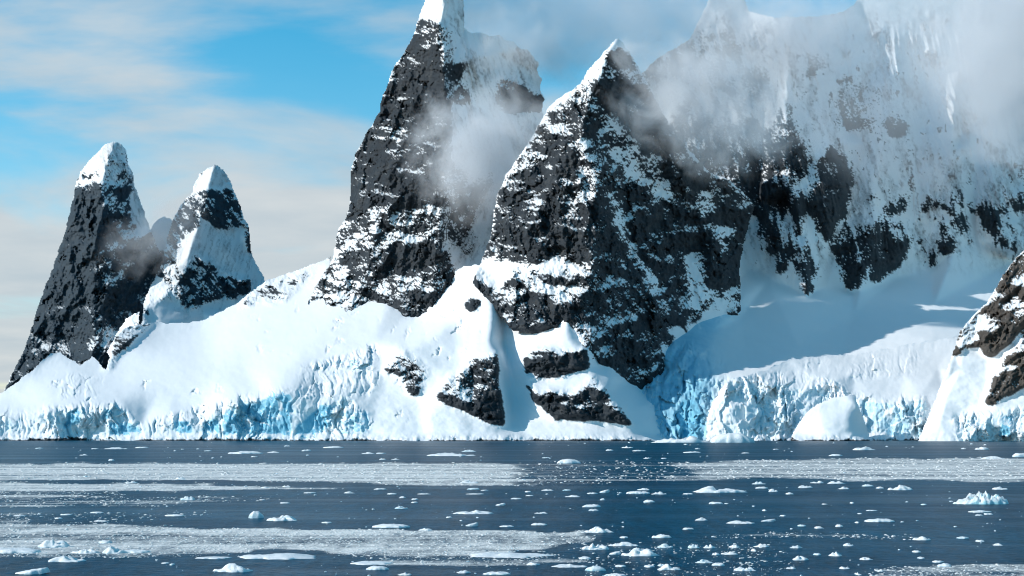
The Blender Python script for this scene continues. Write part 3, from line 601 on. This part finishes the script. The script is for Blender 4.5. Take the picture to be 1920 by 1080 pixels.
#@@FLOES
# the floes: column, waterline row, width and height in survey pixels, shape, own label
FLOES = [
 (1845,946,92,25,'jagged','jagged pale blue iceberg with a row of small points'),
 (1348,924,92,15,'lump','long white floe with a raised hump at its right end'),
 (848,855,82,8,'lump','far elongated lumpy floe below the black outcrops'),
 (461,851,58,6,'flat','flat topped tabular floe off the blue ice cliff'),
 (1065,869,40,10,'dome','rounded white floe on the upper edge of the slush band'),
 (480,972,28,15,'dome','rounded boulder shaped white floe on open blue water'),
 (531,977,54,12,'lump','bumpy floe with a dip in it beside a round boulder of ice'),
 (438,1073,70,17,'lump','floe with one peak and a low neck near the bottom edge'),
 (60,1077,56,9,'slab','thin tilted slab of ice in the bottom left corner'),
 (125,1054,66,12,'lump','broad crumbly floe just below the slush at the lower left'),
 (101,1027,62,19,'lump','tallest lumpy ice pile inside the lower left slush'),
 (213,1038,42,15,'lump','small lumpy ice pile right of the tallest pile in the lower left slush'),
 (22,1038,104,11,'flat','wide white floe in the slush cut by the left edge'),
 (163,1038,50,10,'lump','low floe wedged between two ice piles in the lower left slush'),
 (197,1019,26,7,'flat','flat grey white floe behind the lower left ice piles'),
 (252,1037,60,6,'flat','low stretched floe at the right end of the lower left ice piles'),
 (520,1049,150,9,'lump','very long ragged ice bar above the peaked bottom floe'),
 (400,1048,62,3,'flat','thin pale strip of ice trailing left from the long ragged bar'),
 (955,1046,150,9,'lump','long white ice bar along the lower edge of the central slush'),
 (733,990,68,8,'flat','smooth lens shaped floe just above the pale central slush'),
 (887,964,66,8,'lump','wide low floe with dark notches along its waterline'),
 (1122,999,46,12,'lump','white floe with a tail at the right end of the pale slush streak'),
 (1117,1031,46,15,'lump','chunky ice pile at the left of the dark open patch'),
 (1200,1043,64,17,'lump','largest broken ice pile in the dark open patch'),
 (1170,1024,54,8,'lump','low row of ice crumbs above the largest pile in the dark patch'),
 (1243,1009,34,8,'flat','blocky floe at the upper right of the dark open patch'),
 (1650,979,54,7,'flat','long flat topped floe alone in blue water'),
 (1387,982,50,6,'lump','low double humped floe left of centre right'),
 (1687,919,42,11,'lump','white floe with a steep left end just under the right slush band'),
 (1912,857,28,9,'dome','domed floe at the right edge on the far slush band'),
 (1862,860,40,5,'lump','thin far floe with a dark spot on the right slush band'),
 (1618,844,38,8,'lump','far hooked floe with an upright tip near the shore dome'),
 (352,938,26,10,'lump','peaked floe on the left slush streak'),
 (1728,1013,32,9,'lump','crumbled ice heap at the end of the pale right streak'),
 (1837,961,40,4,'flat','flat floe below the jagged pale blue iceberg'),
 (1110,951,34,6,'flat','upper of two stacked looking floes right of centre'),
 (1113,958,18,4,'flat','lower of two stacked looking floes right of centre'),
 (1397,1071,40,12,'lump','crumbly floe near the bottom edge right of the dark patch'),
 (880,906,38,7,'lump','humped floe on the front edge of the central slush band'),
 (1067,1064,64,6,'lump','long low floe near the bottom edge left of the dark patch'),
 (1117,1071,36,10,'dome','rounded low floe at the bottom of the dark patch'),
 (1253,1069,42,12,'lump','ice pile at the lower right of the dark patch'),
 (1197,926,40,6,'flat','wide flat floe in the group above the two stacked floes'),
 (697,1059,80,5,'flat','long thin grey floe at the bottom centre left'),
 (708,1069,40,8,'dome','smooth low mound of ice under a long thin grey floe'),
 (933,1078,50,6,'flat','low floe cut by the bottom edge at centre'),
 (1278,830,104,17,'lump','low snow covered ice hummock in front of the shaded icefall'),
 (1372,830,82,21,'dome','pointed snow hummock at the foot of the serac cliff'),
 # the rest, described by their neighbours
 (74,841,13,2,'flat'),(178,842,13,2,'flat'),(218,842,42,4,'lump'),(267,840,22,3,'flat'),(157,854,17,3,'lump'),(209,864,12,4,'dome'),(328,846,6,2,'dome'),(342,843,6,2,'flat'),(390,846,14,2,'flat'),
 (512,849,22,3,'lump'),(477,857,14,3,'lump'),(538,837,12,3,'lump'),(575,846,18,4,'flat'),(625,840,36,4,'flat'),(246,906,24,5,'lump'),(338,899,20,6,'lump'),(160,894,9,3,'lump'),(537,913,16,4,'lump'),(497,915,14,3,'flat'),
 (534,944,18,3,'flat'),(582,925,24,3,'flat'),(492,938,12,2,'flat'),
 (690,851,24,4,'lump'),(714,851,18,3,'flat'),(880,847,25,5,'lump'),(718,862,12,3,'flat'),(742,862,15,3,'lump'),(1177,840,22,5,'lump'),(1198,846,22,3,'flat'),(1143,845,14,3,'flat'),(1213,860,14,3,'lump'),(1245,860,10,2,'flat'),(1025,859,16,2,'flat'),
 (655,925,22,4,'lump'),(713,918,22,3,'flat'),(735,927,20,3,'flat'),(755,934,14,4,'lump'),(778,937,14,3,'flat'),(777,943,12,3,'flat'),(795,927,24,2,'flat'),(888,918,24,4,'flat'),(908,920,14,2,'flat'),(892,927,32,2,'flat'),(938,948,18,4,'slab'),(968,936,20,3,'flat'),(990,923,12,3,'flat'),(1027,920,22,3,'lump'),(993,930,14,2,'flat'),(1063,920,16,3,'flat'),(1075,932,28,4,'lump'),(1110,926,18,3,'flat'),(1133,924,20,5,'slab'),(1130,938,10,4,'dome'),(1207,919,22,5,'lump'),(1235,927,28,6,'lump'),(1217,942,20,5,'dome'),(753,954,24,6,'lump'),
 (1298,849,30,3,'flat'),(1308,842,10,3,'lump'),(1398,850,14,2,'flat'),(1455,843,10,2,'flat'),(1567,855,24,4,'dome'),(1807,842,10,3,'lump'),(1841,843,28,6,'lump'),(1422,908,26,6,'lump'),(1428,916,24,4,'flat'),(1449,922,18,6,'lump'),(1480,927,14,4,'dome'),(1510,915,28,7,'lump'),(1533,906,26,5,'lump'),(1567,907,32,6,'lump'),(1582,917,22,5,'lump'),(1627,912,22,5,'lump'),(1650,916,14,4,'dome'),(1875,918,30,6,'lump'),(1342,945,26,5,'flat'),(1362,945,8,2,'flat'),(1290,927,18,3,'flat'),(1546,946,10,2,'flat'),(1597,944,8,3,'dome'),(1732,947,10,3,'flat'),
 (328,968,36,4,'flat'),(123,966,22,3,'flat'),(110,973,14,3,'flat'),(37,968,22,3,'flat'),(190,978,28,4,'lump'),(182,962,24,3,'flat'),(310,1057,14,2,'flat'),(323,1060,8,3,'dome'),(613,981,18,3,'flat'),
 (842,971,12,3,'flat'),(798,995,28,5,'lump'),(885,987,24,6,'slab'),(1010,985,30,5,'flat'),(1015,963,24,4,'lump'),(1170,1009,16,4,'flat'),(1247,1027,30,8,'lump'),(1097,1049,24,6,'flat'),(1153,1040,22,5,'slab'),(1000,1060,26,7,'lump'),(870,1075,26,6,'lump'),(760,1079,26,5,'lump'),(950,988,28,3,'flat'),(1217,1064,20,5,'flat'),(1240,1062,14,6,'lump'),(1163,1063,20,4,'flat'),(1155,1081,40,6,'flat'),
 (1315,976,22,6,'lump'),(1440,978,26,4,'slab'),(1468,968,10,3,'flat'),(1433,958,8,3,'dome'),(1290,993,20,4,'flat'),(1503,987,16,4,'flat'),(1535,991,18,5,'lump'),(1573,988,14,5,'dome'),(1607,981,8,3,'dome'),(1835,967,14,3,'flat'),(1853,965,16,3,'flat'),(1612,964,8,2,'flat'),(1633,958,20,2,'flat'),(1805,1010,22,4,'flat'),(1837,1016,16,4,'flat'),(1870,1023,18,4,'lump'),(1718,1036,16,4,'flat'),(1727,1048,14,4,'flat'),(1758,1055,20,4,'flat'),(1770,1063,26,7,'flat'),(1623,1050,22,5,'lump'),(1532,1041,14,4,'flat'),(1567,1043,26,9,'lump'),(1500,1051,28,10,'lump'),(1590,1024,20,6,'lump'),(1493,1028,24,6,'lump'),(1367,1040,30,6,'lump'),(1342,1041,14,6,'lump'),(1330,1028,24,8,'lump'),(1300,1028,24,9,'lump'),(1377,1027,20,6,'lump'),(1428,1026,28,8,'lump'),(1583,1067,20,5,'lump'),(1483,1067,18,5,'lump'),(1650,1072,14,4,'lump'),(1607,1078,8,5,'lump'),(1347,1061,24,6,'flat'),(1320,1056,30,7,'lump'),(1413,1034,10,5,'dome'),
]
marks = [(f[0], f[1], f[5]) for f in FLOES if len(f) > 5]
SHAPE = {'flat': 'flat', 'dome': 'rounded', 'lump': 'lumpy', 'slab': 'tilted', 'jagged': 'spiky'}
ORD = ['nearest', 'second nearest', 'third nearest', 'fourth nearest', 'fifth nearest', 'sixth nearest', 'seventh nearest', 'eighth nearest', 'ninth nearest', 'tenth nearest', 'eleventh nearest', 'twelfth nearest']
SHORT = """jagged pale blue iceberg
long floe with raised right hump
far elongated floe below the outcrops
tabular floe off the ice cliff
dome on the upper slush edge
boulder shaped floe
floe with a dip
peaked floe with low neck
tilted corner slab
crumbly floe below the left slush
tallest left ice pile
smaller left ice pile
white floe cut by left edge
floe between the left piles
grey floe behind the left piles
stretched floe ending the left piles
very long ragged bar
thin strip beside the ragged bar
long bar under the central slush
smooth lens shaped floe
wide floe with dark notches
white floe with a tail
chunky pile left of dark patch
largest pile in dark patch
crumb row above the largest pile
blocky floe above dark patch
long flat floe in blue water
low double humped floe
floe with steep left end
domed floe at right edge
floe with a dark spot
far hooked floe
peaked floe on left streak
crumbled heap ending the right streak
flat floe below the blue iceberg
upper stacked floe
lower stacked floe
crumbly bottom floe right of centre
humped floe on central slush
long low floe near the bottom
rounded floe under the dark patch
pile lower right of dark patch
wide flat floe above the stacked pair
long thin grey floe
smooth low mound at the bottom
floe cut by the bottom edge
low hummock before the shaded icefall
pointed hummock under the serac cliff""".split('\n')
auto = {}
for i, f in enumerate(FLOES):
    if len(f) > 5: continue
    k = min(range(len(marks)), key=lambda j: math.hypot(marks[j][0]-f[0], 2.5*(marks[j][1]-f[1])))
    dx, dy = f[0]-marks[k][0], 2.5*(f[1]-marks[k][1])
    dr = ('right of' if dx > 0 else 'left of') if abs(dx) > abs(dy) else ('in front of' if dy > 0 else 'behind')
    auto.setdefault((k, dr, f[4]), []).append((math.hypot(dx, dy), i))
LABEL = {}
for (k, dr, sh), lst in auto.items():
    lst.sort()
    short = SHORT[k]
    for r, (d_, i) in enumerate(lst):
        LABEL[i] = (f'{SHAPE[sh]} floe {dr} the {short}' if len(lst) == 1 else f'{ORD[r]} {SHAPE[sh]} floe {dr} the {short}')
for i, f in enumerate(FLOES):
    px, py, w, h, kd = f[:5]
    d = dist(py)
    wd = w*d/F; dp = min(max(wd*.55, 1.5), 40); ht = h*d/F
    if f[1] == 830: dp = 30
    Yc = d + dp*.5
    big = w > 38
    V, Q, T = lump(wd, dp, ht*({'jagged': .58, 'flat': .65, 'lump': .7}.get(kd, .8)), kd, 100+i*7, 96 if kd == 'jagged' else 56 if big else 24)
    o = mesh_from('iceberg' if kd == 'jagged' and w > 50 else 'ice_floe', V, Q, M_BLUE if kd == 'jagged' else (M_FLOE if big or i % 4 else (M_GREY if i % 8 else M_CLEAR)), None, True, T)
    o.location = (wx(px, Yc), Yc, 0)
    if i in LABEL: tag(o, LABEL[i], 'ice floe', 'small ice floes drifting on the sea')
    elif kd == 'jagged': tag(o, f[5], 'iceberg')
    else: tag(o, f[5], 'ice floe', 'larger ice floes')

# ---- brash: countless crumbs of ice
def crumbs(name, label, px, py, w, h, mat, seed):
    n = len(px); rng = np.random.default_rng(seed)
    d = F*CH/(py-YH); wd = w*d/F/2; ht = h*d/F
    na = 6; a = np.arange(na)/na*2*math.pi
    ang = a[None]+rng.random((n, 1))*6
    r0 = .75+.5*rng.random((n, na)); dpt = wd*(.5+.5*rng.random(n))
    X0 = wx(px, d)[:, None]; Y0 = d[:, None]
    lo = np.stack([X0+np.cos(ang)*r0*wd[:, None], Y0+np.sin(ang)*r0*dpt[:, None], np.full((n, na), -.15)], -1)
    sc = .45+.45*rng.random((n, na))
    hi = np.stack([X0+np.cos(ang)*r0*sc*wd[:, None], Y0+np.sin(ang)*r0*sc*dpt[:, None], ht[:, None]*(.4+.6*rng.random((n, na)))], -1)
    tp = np.stack([X0[:, 0], Y0[:, 0], ht], -1)[:, None]
    V = np.concatenate([lo, hi, tp], 1)
    b = (np.arange(n)*(2*na+1))[:, None]; i = np.arange(na)[None]; j = (np.arange(na)+1)[None] % na
    Q = np.stack([b+i, b+j, b+na+j, b+na+i], -1).reshape(-1, 4)
    T = np.stack([b+na+i, b+na+j, np.broadcast_to(b+2*na, (n, na))], -1).reshape(-1, 3)
    o = mesh_from(name, V.reshape(-1, 3), Q, mat, None, False, T)
    return tag(o, label, 'ice', None, 'stuff')
n = 150000
px = RNG.random(n)*2300-190; py = 828+RNG.random(n)*270
cov = slush_at(px, py)*(.45+.75*smooth(-.3, .4, fbm(px/60, py/5, 33, 4, .6)))
keep = RNG.random(n) < cov*.55
px, py = px[keep], py[keep]
sz = .8+2.6*RNG.random(len(px))**3*1.5+ (py-860)/260*1.2
crumbs('brash_ice', 'grey white brash ice packed in drifting bands on the sea', px, py, np.maximum(sz*1.6, .9), np.maximum(sz*.30, .25), M_BRASH, 5)
n = 1500
px = RNG.random(n)*2300-190; py = 829+RNG.random(n)**1.2*265
keep = fbm(px/160, py/14, 37, 3) > .02
px, py = px[keep], py[keep]
sz = 1.2+6*RNG.random(len(px))**3 + (py-860)/260
crumbs('ice_fragments', 'tiny loose ice fragments sprinkled over the open water', px, py, np.maximum(sz, 1), np.maximum(sz*.28, .5), M_FLOE, 6)
#@@CLOUD
# ================================================================ CLOUDS ON THE PEAKS
def cloud(px, py, Y, rx, ry, rd, dens, label, seed, scale=2.5, lo=.45, hi=.75, edge=.25, name='cloud', rot=0, aniso=0):
    me = bpy.data.meshes.new(name)
    nu, nv = 24, 12; V = [(0,0,1)]; Fc = []
    for j in range(1, nv):
        t = math.pi*j/nv
        for i in range(nu):
            p = 2*math.pi*i/nu; V.append((math.sin(t)*math.cos(p), math.sin(t)*math.sin(p), math.cos(t)))
    V.append((0,0,-1)); b = len(V)-1
    for i in range(nu):
        k = (i+1) % nu; Fc.append((0, 1+i, 1+k)); Fc.append((b, 1+(nv-2)*nu+k, 1+(nv-2)*nu+i))
        for j in range(nv-2): Fc.append((1+j*nu+i, 1+(j+1)*nu+i, 1+(j+1)*nu+k, 1+j*nu+k))
    me.from_pydata(V, [], Fc)
    m, nt, N, L = nodes('cloud_vapour')
    out = N('ShaderNodeOutputMaterial'); vs = N('ShaderNodeVolumePrincipled')
    vs.inputs['Color'].default_value = (.97, .98, 1, 1); vs.inputs['Anisotropy'].default_value = aniso
    tc = N('ShaderNodeTexCoord'); vl = N('ShaderNodeVectorMath'); vl.operation = 'LENGTH'; L(tc.outputs['Object'], vl.inputs[0])
    mp = N('ShaderNodeMapping'); mp.inputs['Location'].default_value = (seed*3.7, seed*1.3, seed*2.1); L(tc.outputs['Object'], mp.inputs[0])
    k = min(rx, ry)
    mp.inputs['Scale'].default_value = (rx/k, rd/(k*Y/F), ry/k)
    nn = noise(nt, mp.outputs[0], scale, 8, .62, .6)
    va = mth(nt, 'MULTIPLY_ADD', nn, 1.5, mth(nt, 'MULTIPLY_ADD', vl.outputs['Value'], -.95, .30))
    mr = N('ShaderNodeMapRange'); mr.interpolation_type = 'SMOOTHSTEP'
    mr.inputs[1].default_value = lo; mr.inputs[2].default_value = hi; L(va, mr.inputs[0])
    fo = N('ShaderNodeMapRange'); fo.interpolation_type = 'SMOOTHSTEP'
    fo.inputs[1].default_value = 1.0; fo.inputs[2].default_value = .75; L(vl.outputs['Value'], fo.inputs[0])
    L(mth(nt, 'MULTIPLY', mth(nt, 'MULTIPLY', mr.outputs[0], fo.outputs[0]), dens), vs.inputs['Density'])
    L(vs.outputs[0], out.inputs['Volume'])
    me.materials.append(m)
    o = bpy.data.objects.new(name, me); C.objects.link(o)
    o.location = (wx(px, Y), Y, wz(py, Y)); o.scale = (rx*Y/F, rd, ry*Y/F); o.rotation_euler = (0, math.radians(rot), 0)
    return tag(o, label, 'cloud', None, 'stuff')
cloud(915, 285, 2515, 190, 185, 85, .021, 'pale cloud drifting in the gap between the tallest peak and the middle mountain', 1, lo=.25, hi=.85)
cloud(1330, 195, 2440, 270, 160, 80, .028, 'grey cloud band hanging on the right shoulder of the middle mountain', 2, lo=.25, hi=.85, rot=16)
cloud(1150, 10, 2980, 420, 190, 110, .009, 'bright cloud bank behind the middle mountain', 3, lo=.1, hi=.8)
cloud(1700, 150, 2850, 480, 260, 170, .0030, 'thin veil of cloud over the snow wall', 4, lo=.1, hi=.8)
cloud(1960, 70, 2700, 330, 330, 160, .018, 'thick bright cloud at the upper right edge', 5, lo=.15, hi=.8)
cloud(1480, 60, 2920, 280, 115, 120, .009, 'cloud hiding the crest of the snow wall', 6, lo=.2, hi=.8)
cloud(965, 85, 2740, 130, 100, 60, .010, 'thin mist over the snowy shoulder of the tallest peak', 8, lo=.2, hi=.85)
cloud(290, 445, 3360, 150, 85, 60, .007, 'small wisp of cloud between the two left towers', 7, lo=.25, hi=.85, rot=-25)
#@@SKY
# ================================================================ SKY, SUN
EL, TH = math.radians(29), math.radians(75)
s = Vector((-math.sin(TH)*math.cos(EL), -math.cos(TH)*math.cos(EL), math.sin(EL)))
sun = bpy.data.lights.new('sun', 'SUN'); sun.energy = 4.0; sun.angle = math.radians(.5); sun.color = (1, .965, .915)
so = bpy.data.objects.new('sun', sun); C.objects.link(so); so.rotation_euler = s.to_track_quat('Z', 'Y').to_euler(); so.location = (-500, -500, 800)
W = bpy.data.worlds.new('World'); SC.world = W; W.use_nodes = True
nt = W.node_tree; nt.nodes.clear(); N = nt.nodes.new; L = nt.links.new
wo = N('ShaderNodeOutputWorld'); bg = N('ShaderNodeBackground'); sky = N('ShaderNodeTexSky')
sky.sky_type = 'NISHITA'; sky.sun_disc = False; sky.sun_elevation = EL; sky.sun_rotation = math.atan2(s.x, s.y)
sky.altitude = 0; sky.air_density = 1.0; sky.dust_density = .3; sky.ozone_density = 2.5
hs = N('ShaderNodeHueSaturation'); hs.inputs['Saturation'].default_value = 1.48; hs.inputs['Hue'].default_value = .475; hs.inputs['Value'].default_value = 1.7; L(sky.outputs[0], hs.inputs['Color'])
tc = N('ShaderNodeTexCoord'); sp = N('ShaderNodeSeparateXYZ'); L(tc.outputs['Generated'], sp.inputs[0])
zz = mth(nt, 'ADD', mth(nt, 'MAXIMUM', sp.outputs[2], 0.0), .16)
cb = N('ShaderNodeCombineXYZ'); L(mth(nt, 'DIVIDE', sp.outputs[0], zz), cb.inputs[0]); L(mth(nt, 'DIVIDE', sp.outputs[1], zz), cb.inputs[1])
mp = N('ShaderNodeMapping'); mp.inputs['Scale'].default_value = (1.1, 1.35, 1); mp.inputs['Location'].default_value = (5.1, 2.4, 0); L(cb.outputs[0], mp.inputs[0])
n1 = noise(nt, mp.outputs[0], 1.1, 7, .52, .4)
low = N('ShaderNodeMapRange'); low.inputs[1].default_value = .33; low.inputs[2].default_value = .14; low.inputs[3].default_value = -.17; low.inputs[4].default_value = .17; L(sp.outputs[2], low.inputs[0])
cm = N('ShaderNodeMapRange'); cm.interpolation_type = 'SMOOTHSTEP'; cm.inputs[1].default_value = .40; cm.inputs[2].default_value = .62
bas = N('ShaderNodeMapRange'); bas.inputs[1].default_value = .32; bas.inputs[2].default_value = .18; bas.inputs[3].default_value = .02; bas.inputs[4].default_value = .18; L(sp.outputs[2], bas.inputs[0])
fro = N('ShaderNodeMapRange'); fro.interpolation_type = 'SMOOTHSTEP'; fro.inputs[1].default_value = -.1; fro.inputs[2].default_value = .4; L(sp.outputs[1], fro.inputs[0])
clr = N('ShaderNodeMapRange'); clr.interpolation_type = 'SMOOTHSTEP'; clr.inputs[1].default_value = .5; clr.inputs[2].default_value = .33; L(sp.outputs[2], clr.inputs[0])
L(mth(nt, 'ADD', n1, low.outputs[0]), cm.inputs[0])
ccol = ramp(nt, [(.3, (4.7, 5.4, 5.9)), (.7, (6.0, 6.35, 6.5))]); L(noise(nt, mp.outputs[0], 2.6, 5, .55), ccol.inputs[0])
mx = mix(nt, mth(nt, 'MULTIPLY', mth(nt, 'MULTIPLY', mth(nt, 'MULTIPLY_ADD', cm.outputs[0], .78, bas.outputs[0]), clr.outputs[0]), fro.outputs[0]), hs.outputs[0], ccol.outputs[0])
zen = N('ShaderNodeMapRange'); zen.interpolation_type = 'SMOOTHSTEP'; zen.inputs[1].default_value = .3; zen.inputs[2].default_value = .7; zen.inputs[3].default_value = 1; zen.inputs[4].default_value = .6; L(sp.outputs[2], zen.inputs[0])
mv = N('ShaderNodeVectorMath'); mv.operation = 'SCALE'; L(mx, mv.inputs[0]); L(zen.outputs[0], mv.inputs['Scale'])
L(mv.outputs[0], bg.inputs[0]); bg.inputs[1].default_value = .11; L(bg.outputs[0], wo.inputs[0])

# ================================================================ CAMERA, RENDER
cam = bpy.data.cameras.new('camera'); co = bpy.data.objects.new('camera', cam); C.objects.link(co)
co.location = (0, 0, CH); co.rotation_euler = (math.radians(90), 0, 0)
cam.sensor_width = 36; cam.lens = F/1920*36; cam.shift_y = (YH-540)/1920; cam.clip_start = 1; cam.clip_end = 60000
SC.camera = co
SC.view_settings.view_transform = 'Standard'; SC.view_settings.look = 'None'; SC.view_settings.gamma = 1; SC.view_settings.exposure = 0
SC.cycles.use_denoising = True; SC.cycles.filter_width = 1.1
SC.cycles.max_bounces = 8; SC.cycles.diffuse_bounces = 3; SC.cycles.glossy_bounces = 3; SC.cycles.volume_bounces = 6; SC.cycles.transparent_max_bounces = 16
SC.cycles.volume_max_steps = 256; SC.cycles.volume_step_rate = 1.0
